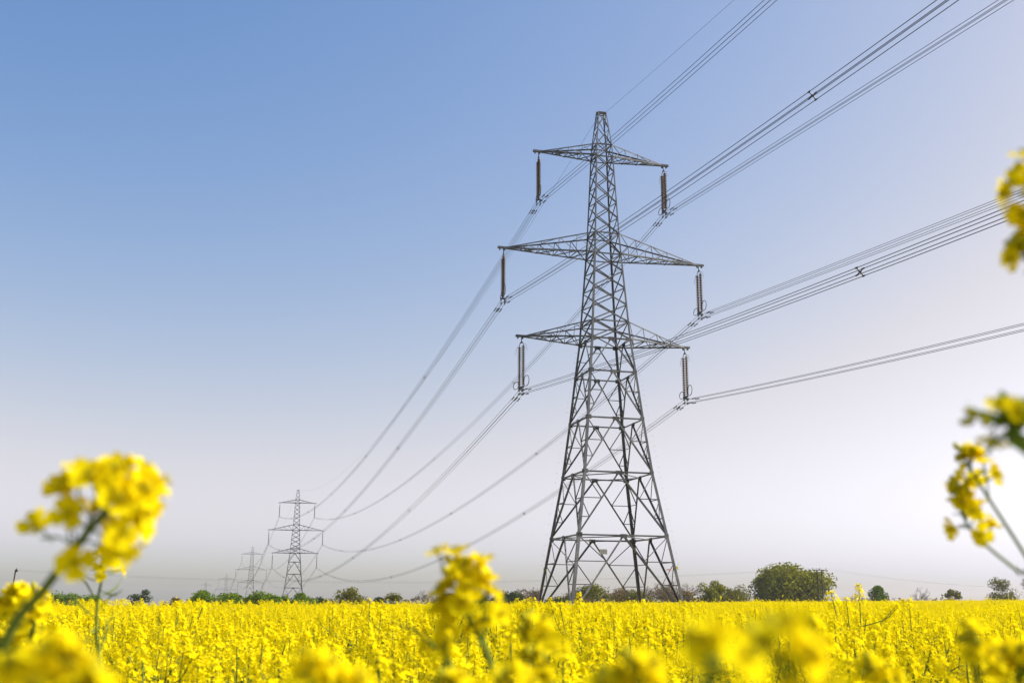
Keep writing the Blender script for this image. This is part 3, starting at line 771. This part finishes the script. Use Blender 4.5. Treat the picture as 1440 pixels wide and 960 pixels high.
A = lambda x, y, d: np.array(at(x, y, d))
hero_plant('tall leaning rapeseed stem with one big rounded bloom against blue sky', (-0.51, 0.76),
    [dict(path=[A(-70, 1120, .77), A(5, 905, .77), A(62, 828, .77), A(135, 733, .76), A(165, 713, .76), A(186, 697, .76)], n=25, length=0.046, spread=1.05, r0=0.0042, r1=0.0024, fscale=1.2, pods=0, cone=0.35,
          stray=[A(86, 712, .77), A(58, 757, .78), A(150, 775, .75), A(112, 678, .76), A(130, 740, .76)])], 11, leaves=0)
hero_plant('thin rapeseed stem with young pods under a small bloom, behind the big leaning head', (-0.68, 1.75),
    [dict(path=[A(138, 1050, 1.75), A(135, 880, 1.75), A(143, 815, 1.75), A(158, 772, 1.75)], n=16, length=0.045, pods=12, spread=0.8, r0=0.004)], 12)
hero_plant('rapeseed plant with dense wide bloom at the foot of the lone pole', (-0.64, 1.35),
    [dict(path=[A(0, 1080, 1.35), A(10, 950, 1.35), A(20, 838, 1.35)], n=30, length=0.06, spread=1.0), dict(path=[A(8, 960, 1.35), A(45, 890, 1.33), A(48, 848, 1.32)], n=14, length=0.04, spread=.8)], 13)
hero_plant('very close rapeseed bloom spreading wide below the leaning head', (-0.24, 0.50),
    [dict(buds=3, path=[A(40, 1200, .51), A(60, 1030, .51), A(70, 942, .50)], n=9, length=0.028, spread=0.6), dict(buds=3, path=[A(50, 1100, .51), A(110, 1005, .50), A(118, 968, .50)], n=6, length=0.02, spread=.5),
     dict(buds=3, path=[A(50, 1100, .51), A(10, 1005, .50), A(12, 962, .50)], n=6, length=0.02, spread=.5)], 14, leaves=0)
hero_plant('upright rapeseed stem with tall loose bloom crossing the hedge and lower wires', (-0.0, 0.95),
    [dict(path=[A(735, 1150, .95), A(690, 935, .95), A(656, 862, .95), A(646, 806, .95)], n=18, length=0.056, spread=0.75, fscale=1.15, r1=0.002, buds=6, stray=[A(620, 792, .95), A(676, 800, .95), A(686, 832, .95), A(672, 905, .94)]),
     dict(path=[A(680, 1010, .95), A(632, 935, .95), A(626, 885, .95), A(624, 855, .95)], n=7, length=0.035, spread=.5, pods=3, buds=4)], 15, leaves=0)
hero_plant('close rapeseed bloom glowing low in front of the field near the upright stem', (-0.12, 0.62),
    [dict(buds=3, path=[A(430, 1200, .62), A(440, 1040, .62), A(435, 955, .62)], n=11, length=0.03, spread=.75), dict(buds=3, path=[A(432, 1100, .62), A(480, 1010, .62), A(488, 972, .62)], n=6, length=0.02, spread=.6)], 16, leaves=0)
hero_plant('nearest rapeseed bloom below the pylon, very large pale yellow patch', (0.075, 0.40),
    [dict(buds=3, path=[A(1000, 1220, .41), A(1005, 1030, .40), A(998, 922, .40)], n=4, length=0.014, spread=.35, fscale=.95)], 17, leaves=0)
hero_plant('second very near bloom beside the large pale patch, leaning towards the round tree', (0.115, 0.42),
    [dict(buds=3, path=[A(1150, 1220, .43), A(1140, 1030, .42), A(1118, 972, .42), A(1088, 915, .42)], n=6, length=0.026, spread=.3, fscale=.95)], 18, leaves=0)
hero_plant('near bloom low under the pylon legs, half out of view', (0.06, 0.58),
    [dict(buds=3, path=[A(870, 1200, .58), A(885, 1040, .58), A(893, 955, .58)], n=8, length=0.03, spread=.55), dict(buds=3, path=[A(880, 1100, .58), A(850, 1020, .58), A(848, 974, .58)], n=5, length=0.02, spread=.5)], 19, leaves=0)
hero_plant('small bloom low in the crop between upright stem and pylon', (0.0, 0.92),
    [dict(path=[A(770, 1150, .92), A(775, 960, .92), A(748, 894, .92)], n=7, length=0.03, spread=.6), dict(path=[A(772, 1060, .92), A(750, 985, .92), A(745, 932, .92)], n=3, length=0.01, spread=.4)], 20, leaves=0)
hero_plant('rapeseed blooms at the foot of the upright stem', (-0.05, 0.75),
    [dict(buds=3, path=[A(640, 1190, .75), A(640, 1040, .75), A(634, 972, .75)], n=10, length=0.03, spread=.7), dict(buds=3, path=[A(645, 1100, .75), A(705, 1010, .75), A(712, 962, .75)], n=8, length=0.03, spread=.7)], 21, leaves=0)
hero_plant('slender curved rapeseed sprig with loose drooping flowers against pale sky', (0.72, 1.15),
    [dict(path=[A(1560, 1150, 1.15), A(1500, 880, 1.12), A(1440, 778, 1.1), A(1390, 700, 1.1), A(1362, 655, 1.1), A(1354, 643, 1.1)], n=9, length=0.036, spread=0.55, r0=0.003, r1=0.0011, stray=[A(1384, 657, 1.1)]),
     dict(path=[A(1520, 960, 1.12), A(1470, 830, 1.1), A(1424, 797, 1.1), A(1372, 752, 1.1), A(1350, 715, 1.1), A(1346, 690, 1.1)], n=14, length=0.052, spread=0.5, r0=0.0022, r1=0.001, stray=[A(1399, 757, 1.1), A(1378, 715, 1.1)])], 22, leaves=0)
hero_plant('green budded rapeseed tip pointing sideways above the drooping sprig', (0.40, 0.70),
    [dict(path=[A(1640, 900, .72), A(1590, 700, .71), A(1500, 590, .70), A(1430, 586, .70), A(1388, 590, .70)], n=3, length=0.008, spread=0.25, buds=4, pods=14, podscale=.4, r0=0.003, fscale=.95, greens=[A(x_, y_, .70) for x_, y_ in ((1408, 578), (1418, 598), (1428, 565), (1438, 590), (1425, 612), (1446, 572), (1402, 600), (1415, 588), (1436, 604), (1450, 600))])], 23, leaves=0)
hero_plant('tallest rapeseed stem with yellow clusters crossing the middle wires', (0.53, 0.82),
    [dict(path=[A(1620, 1000, .86), A(1590, 600, .84), A(1510, 340, .82), A(1444, 256, .80)], n=18, length=0.03, spread=0.75, fscale=1.1),
     dict(path=[A(1590, 600, .84), A(1520, 440, .82), A(1440, 352, .80)], n=9, length=0.03, spread=.5, fscale=1.1)], 24, leaves=0)
hero_plant('rapeseed bloom low in the field beneath the drooping sprig', (0.40, 0.85),
    [dict(path=[A(1400, 1150, .86), A(1380, 990, .86), A(1362, 905, .86)], n=9, length=0.035, spread=.7), dict(path=[A(1390, 1080, .86), A(1430, 990, .86), A(1432, 925, .86)], n=14, length=0.04, spread=.8)], 25, leaves=0)
hero_plant('loose rapeseed bloom between the pale patch and the drooping sprig', (0.28, 0.95),
    [dict(path=[A(1250, 1130, .98), A(1235, 990, .98), A(1225, 945, .97)], n=10, length=0.035, spread=.7), dict(path=[A(1240, 1060, .98), A(1145, 960, .98), A(1134, 884, .97)], n=6, length=0.03, spread=.5)], 26, leaves=0)

# ------------------------------------------------------------------ the crop
def head_arrays(seed, n, mode, rad=0.027, length=0.055):
    """template of one flower head, top at the origin: verts, faces, material ids (0 petal, 1 bud, 2 stem)"""
    r = np.random.default_rng(seed); b = MB()
    for i in range(n):
        u = (i+0.5)/n; az = i*2.39996+r.normal()*0.3; el = 0.9-1.0*u+r.normal()*0.2
        d = np.array([math.cos(az)*math.cos(el), math.sin(az)*math.cos(el), math.sin(el)])
        p = np.array([0, 0, -length*u**0.85-0.006])+d*rad*(0.55+0.5*u)*(0.8+0.4*r.random())
        a, c, d2 = basis(d+np.array([0, 0, .45])+r.normal(size=3)*0.35, r)
        if mode == 'petals':
            q = np.array([0, 0, -length*u**0.85-0.012]); b.add([q, q+a*0.001, p], [(0, 1, 2)], 2)
            L = 0.0086*(0.85+0.35*r.random()); V = []; F = []
            for k in range(4):
                t = k*math.pi/2+r.normal()*0.1; e = a*math.cos(t)+c*math.sin(t); f = -a*math.sin(t)+c*math.cos(t); lift = d2*L*(0.1+0.45*r.random()); o = len(V)
                V += [p+e*L*0.12-f*L*0.1, p+e*L*0.12+f*L*0.1, p+e*L*0.7+f*L*0.5+lift*0.7, p+e*L*1.05+lift, p+e*L*0.7-f*L*0.5+lift*0.7]; F.append((o, o+1, o+2, o+3, o+4))
            b.add(V, F, 0)
        elif mode == 'fold':
            L = 0.0098*(0.85+0.4*r.random()); lf = d2*L*0.45
            b.add([p-a*L+lf, p-c*L*0.8, p+a*L+lf, p+c*L*0.8], [(0, 1, 3), (1, 2, 3)], 0)
        else:
            L = 0.0175*(0.7+0.6*r.random()); lf = d2*L*0.4
            b.add([p-a*L+lf, p-c*L*0.8, p+a*L+lf, p+c*L*0.8], [(0, 1, 3), (1, 2, 3)], 0)
    if mode == 'petals':
        b.tube([(0, 0, -length-0.035), (0, 0, -0.004)], [0.0016, 0.0012], 3, 2)
        for i in range(9):
            d = r.normal(size=3)*0.6+np.array([0, 0, 1]); d /= np.linalg.norm(d); a, c, _ = basis(d, r); p = np.array([0, 0, -0.012])+d*0.010
            b.add([p-a*0.0022, p+c*0.0022, p+a*0.0022, p-c*0.0022, p+d*0.007], [(0, 1, 4), (1, 2, 4), (2, 3, 4), (3, 0, 4)], 1)
    elif mode == 'fold':
        b.add([(-.005, 0, -.01), (.005, 0, -.01), (0, .005, -.01), (0, 0, .002)], [(0, 1, 3), (1, 2, 3), (2, 0, 3)], 1)
    return np.concatenate(b.v), b.f, b.mi

CROPM = [M['petal'], M['bud'], M['stem'], M['leaf']]
def rot_z(a): c, s = math.cos(a), math.sin(a); return np.array([[c, -s, 0], [s, c, 0], [0, 0, 1]])

HEADS = []
for i in range(8):
    V, F, MI = head_arrays(300+i, 24+4*(i % 4), 'petals', 0.0255+0.0035*(i % 3), 0.045+0.010*(i % 4))
    b = MB(); b.add(V, F); b.mi = MI; HEADS.append(b.mesh('flower_head', CROPM[:3]))

def plant_layout(seed):
    """stem tubes and head places of one plant 1.22 m tall, rooted at the origin"""
    r = np.random.default_rng(seed); b = MB(); heads = []; leaves = []
    H = 1.22; ln = r.normal(size=2)*0.05
    main = catmull([(0, 0, -0.05), (ln[0]*0.3, ln[1]*0.3, 0.45), (ln[0]*0.8, ln[1]*0.8, 0.9), (ln[0], ln[1], H)], 4); b.tube(main, np.linspace(0.005, 0.0018, len(main)), 4, cap=False)
    heads.append((main[-1], main[-1]-main[-2]))
    for k in range(7):
        z = 0.45+0.62*r.random(); a = k*0.9+r.random(); p = np.array([np.interp(z, main[:, 2], main[:, 0]), np.interp(z, main[:, 2], main[:, 1]), z])
        rr = 0.07+0.12*r.random(); top = H-0.02-0.27*r.random()**1.2+0.025*r.normal()
        e = np.array([p[0]+math.cos(a)*rr, p[1]+math.sin(a)*rr, max(top, z+0.1)])
        C = catmull([p, p+np.array([math.cos(a)*rr*0.65, math.sin(a)*rr*0.65, (e[2]-z)*0.4]), e], 4); b.tube(C, np.linspace(0.0032, 0.0016, len(C)), 3, cap=False)
        heads.append((e, C[-1]-C[-3]))
        if z < 0.8: leaves.append((p, a))
    for i, (e, t) in enumerate(heads):                        # thin pods below each head
        for k in range(7):
            s = 0.07+0.02*k; az = k*2.4+i; d = np.array([math.cos(az)*0.03, math.sin(az)*0.03, 0.022]); q = e-t/np.linalg.norm(t)*s
            b.add([q, q+np.array([0.0015, 0.0015, 0]), q+d], [(0, 1, 2)], 0)
    return b, heads, leaves

PLANTS = []
for i in range(7):
    b, heads, leaves = plant_layout(500+i); PLANTS.append((b.mesh('stem', M['stem'], True), heads, leaves, b))

def tilt(d):
    d = Vector(d).normalized(); return Vector((0, 0, 1)).rotation_difference(d).to_matrix().to_4x4()

# where every plant near the camera stands
R = np.random.default_rng(42)
pts = []
xs = np.arange(-10, 10, 0.35)
for x in xs:
    for y in np.arange(-4, 12.4, 0.35):
        px, py = x+R.uniform(-.15, .15), y+R.uniform(-.15, .15)
        if math.hypot(px, py) < 0.45: continue
        pts.append((px, py))
pts = np.array(pts)
inview = (pts[:, 1] > 2.0) & (np.abs(pts[:, 0]) < 0.5*pts[:, 1]+0.15)
cand = np.where(inview)[0]; cand = cand[np.argsort(np.hypot(pts[cand, 0], pts[cand, 1]))][:300]
single = set(cand.tolist())
gn_pts, gn_idx, gn_rot, gn_scl = [], [], [], []
def plant_scale(x, y):
    h = 1.25+0.10*R.normal()+0.05*math.sin(x*1.3+1)*math.sin(y*0.9)
    if R.random() < 0.12: h += 0.14*R.random()
    lim = EYE-0.075*max(y, 0.1)-0.02
    if 0 < y < 2.6: h = min(h, lim-0.05)
    elif y < 7: h = min(h, EYE-0.012*y-0.03-0.06*R.random())
    return h/1.22
for i, (x, y) in enumerate(pts):
    sc = plant_scale(x, y); k = int(R.integers(7)); a = R.random()*6.283; z = float(ground_z(x, y))
    if i in single:
        root = link('rapeseed_plant', None); root.location = (x, y, z); root.rotation_euler = (R.normal()*0.03, R.normal()*0.03, a); root.scale = (sc,)*3
        tag(root, 'flowering rapeseed plant standing in the front of the yellow crop', 'rapeseed plant', 'rapeseed plants at the front of the crop')
        me, heads, leaves, _ = PLANTS[k]
        link('stem', me, root)
        for e, t in heads:
            o = link('flower_head', HEADS[int(R.integers(8))], root); m = tilt(t) @ Matrix.Rotation(R.random()*6.28, 4, 'Z') @ Matrix.Diagonal((*(1.0+0.5*R.random(),)*3, 1)); m.translation = Vector(e+np.array([0, 0, 0.012])); o.matrix_basis = m
        for p, az in leaves[::2]:
            o = link('leaf', LEAVES[int(R.integers(3))], root); o.location = p; o.rotation_euler = (0, -0.2, az)
    else:
        gn_pts.append((x, y, z)); gn_idx.append(k); gn_rot.append((0, 0, a)); gn_scl.append(sc)

# prototypes for the mass of the crop
proto = bpy.data.collections.new('crop_prototypes')
def add_proto(name, b):
    o = bpy.data.objects.new(name, b.mesh(name, CROPM)); proto.objects.link(o)
HA = [head_arrays(300+i, 24+4*(i % 4), 'petals', 0.0255+0.0035*(i % 3), 0.045+0.010*(i % 4)) for i in range(8)]
for k in range(7):
    src = PLANTS[k][3]; b = MB(); b.add(np.concatenate(src.v), src.f, 2); r = np.random.default_rng(900+k)
    for e, t in PLANTS[k][1]:
        V, F, MI = HA[r.integers(8)]; m = np.array(tilt(t).to_3x3()) @ rot_z(r.random()*6.28); n0 = len(b.f)
        b.add((V*(1.0+0.5*r.random())) @ m.T+e+np.array([0, 0, 0.012]), F, 0); b.mi[n0:] = MI
    for p, az in PLANTS[k][2]:
        L = 0.13; c, s = math.cos(az), math.sin(az); d = np.array([c, s, 0]); q = np.array([-s, c, 0])
        b.add([p, p+d*L*.5+q*L*.22, p+d*L*1.0+np.array([0, 0, -.03]), p+d*L*.5-q*L*.22], [(0, 1, 2, 3)], 3)
    add_proto('crop_a%d' % k, b)

def patch(seed, size, dens, HAs, H, sd, leafn, leafs):
    r = np.random.default_rng(seed); b = MB(); n = int(size*size*dens)
    npl = int(size*size*9); CX = r.uniform(-size/2, size/2, npl); CY = r.uniform(-size/2, size/2, npl); CH = sd*r.normal(size=npl)+0.34*(r.random(npl) < 0.015)*r.random(npl)
    k = r.integers(0, npl, n); q = 0.17*np.sqrt(r.random(n)); az = r.random(n)*6.2832
    X = CX[k]+q*np.cos(az); Y = CY[k]+q*np.sin(az)
    Z = H+CH[k]-4.2*q*q-0.22*r.random(n)**2+0.42*(r.random(n) < 0.008)*r.random(n)+0.05*np.sin(X*2.1+seed)*np.cos(Y*1.7)
    for i in range(n):
        V, F, MI = HAs[r.integers(len(HAs))]; n0 = len(b.f); p = np.array([X[i], Y[i], Z[i]])
        b.add((V*(0.9+0.6*r.random())) @ rot_z(r.random()*6.28).T+p, F, 0); b.mi[n0:] = MI
        l = r.normal(size=2)*0.04; w = 0.0013 if dens > 55 else 0.003
        b.add([p+np.array([-w, 0, -.07]), p+np.array([w, 0, -.07]), p+np.array([l[0]+w, l[1], -.45]), p+np.array([l[0]-w, l[1], -.45])], [(0, 1, 2, 3)], 2)
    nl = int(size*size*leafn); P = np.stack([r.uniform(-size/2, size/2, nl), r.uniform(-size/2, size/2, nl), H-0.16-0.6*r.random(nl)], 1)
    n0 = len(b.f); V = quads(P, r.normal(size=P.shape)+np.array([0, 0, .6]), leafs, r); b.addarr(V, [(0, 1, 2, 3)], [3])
    return b
HB = [head_arrays(700+i, 20+3*(i % 3), 'fold', 0.032+0.005*(i % 2), 0.045+0.012*(i % 3)) for i in range(6)]
HC = [head_arrays(720+i, 8+(i % 3), 'big', 0.024, 0.05) for i in range(5)]
for k in range(3): add_proto('crop_b%d' % k, patch(40+k, 2.0, 60, HB, 1.23, 0.13, 90, 0.10))
for k in range(3): add_proto('crop_c%d' % k, patch(60+k, 6.0, 46, HC, 1.07, 0.11, 25, 0.16))
def cells(y0, y1, size, base, wide):
    for y in np.arange(y0, y1, size):
        yc = y+size/2; half = max(12.0, 0.62*(y+size)+wide)
        for x in np.arange(-math.ceil(half/size)*size, half, size):
            xc = x+size/2
            if size == 2.0 and y0 < 12 and abs(xc) < 10: continue
            gn_pts.append((xc, yc, float(ground_z(xc, yc))+R.normal()*0.03)); gn_idx.append(base+int(R.integers(3))); gn_rot.append((0, 0, math.pi/2*int(R.integers(4)))); gn_scl.append(1.0)
cells(-4, 12, 2.0, 7, 6); cells(12, 42, 2.0, 7, 6); cells(42, 222, 6.0, 10, 10)

def make_crop():
    me = bpy.data.meshes.new('rapeseed_crop'); me.from_pydata([tuple(p) for p in gn_pts], [], [])
    me.attributes.new('idx', 'INT', 'POINT').data.foreach_set('value', gn_idx)
    me.attributes.new('rot', 'FLOAT_VECTOR', 'POINT').data.foreach_set('vector', np.array(gn_rot, float).ravel())
    me.attributes.new('scl', 'FLOAT', 'POINT').data.foreach_set('value', gn_scl)
    o = link('rapeseed_crop', me); tag(o, 'dense yellow flowering rapeseed crop filling the whole field', 'crop', kind='stuff')
    g = bpy.data.node_groups.new('scatter_crop', 'GeometryNodeTree')
    g.interface.new_socket('Geometry', in_out='INPUT', socket_type='NodeSocketGeometry'); g.interface.new_socket('Geometry', in_out='OUTPUT', socket_type='NodeSocketGeometry')
    N = g.nodes; gi = N.new('NodeGroupInput'); go = N.new('NodeGroupOutput'); mp = N.new('GeometryNodeMeshToPoints'); ip = N.new('GeometryNodeInstanceOnPoints'); ci = N.new('GeometryNodeCollectionInfo')
    ci.inputs['Collection'].default_value = proto; ci.inputs['Separate Children'].default_value = True; ci.inputs['Reset Children'].default_value = True
    ip.inputs['Pick Instance'].default_value = True
    def attr(nm, ty): a = N.new('GeometryNodeInputNamedAttribute'); a.data_type = ty; a.inputs['Name'].default_value = nm; return a.outputs[0]
    L = g.links; L.new(gi.outputs[0], mp.inputs[0]); L.new(mp.outputs[0], ip.inputs['Points']); L.new(ci.outputs[0], ip.inputs['Instance'])
    L.new(attr('idx', 'INT'), ip.inputs['Instance Index']); L.new(attr('rot', 'FLOAT_VECTOR'), ip.inputs['Rotation']); L.new(attr('scl', 'FLOAT'), ip.inputs['Scale']); L.new(ip.outputs[0], go.inputs[0])
    md = o.modifiers.new('scatter', 'NODES'); md.node_group = g
make_crop()

# ------------------------------------------------------------------ the air
def make_haze():
    m, n, o = mat('haze_air'); v = n.nodes.new('ShaderNodeVolumePrincipled')
    v.inputs['Color'].default_value = (0.95, 0.94, 1.0, 1); v.inputs['Density'].default_value = HAZE; v.inputs['Anisotropy'].default_value = 0.5
    n.links.new(v.outputs[0], o.inputs['Volume'])
    b = MB(); b.box((0, 1850, 15.25), (4010, 2160, 38.25)); h = b.build('haze', m); tag(h, 'thin pale haze lying over the field and the distant pylons', 'haze', kind='stuff')
HAZE = 0.00014
make_haze()
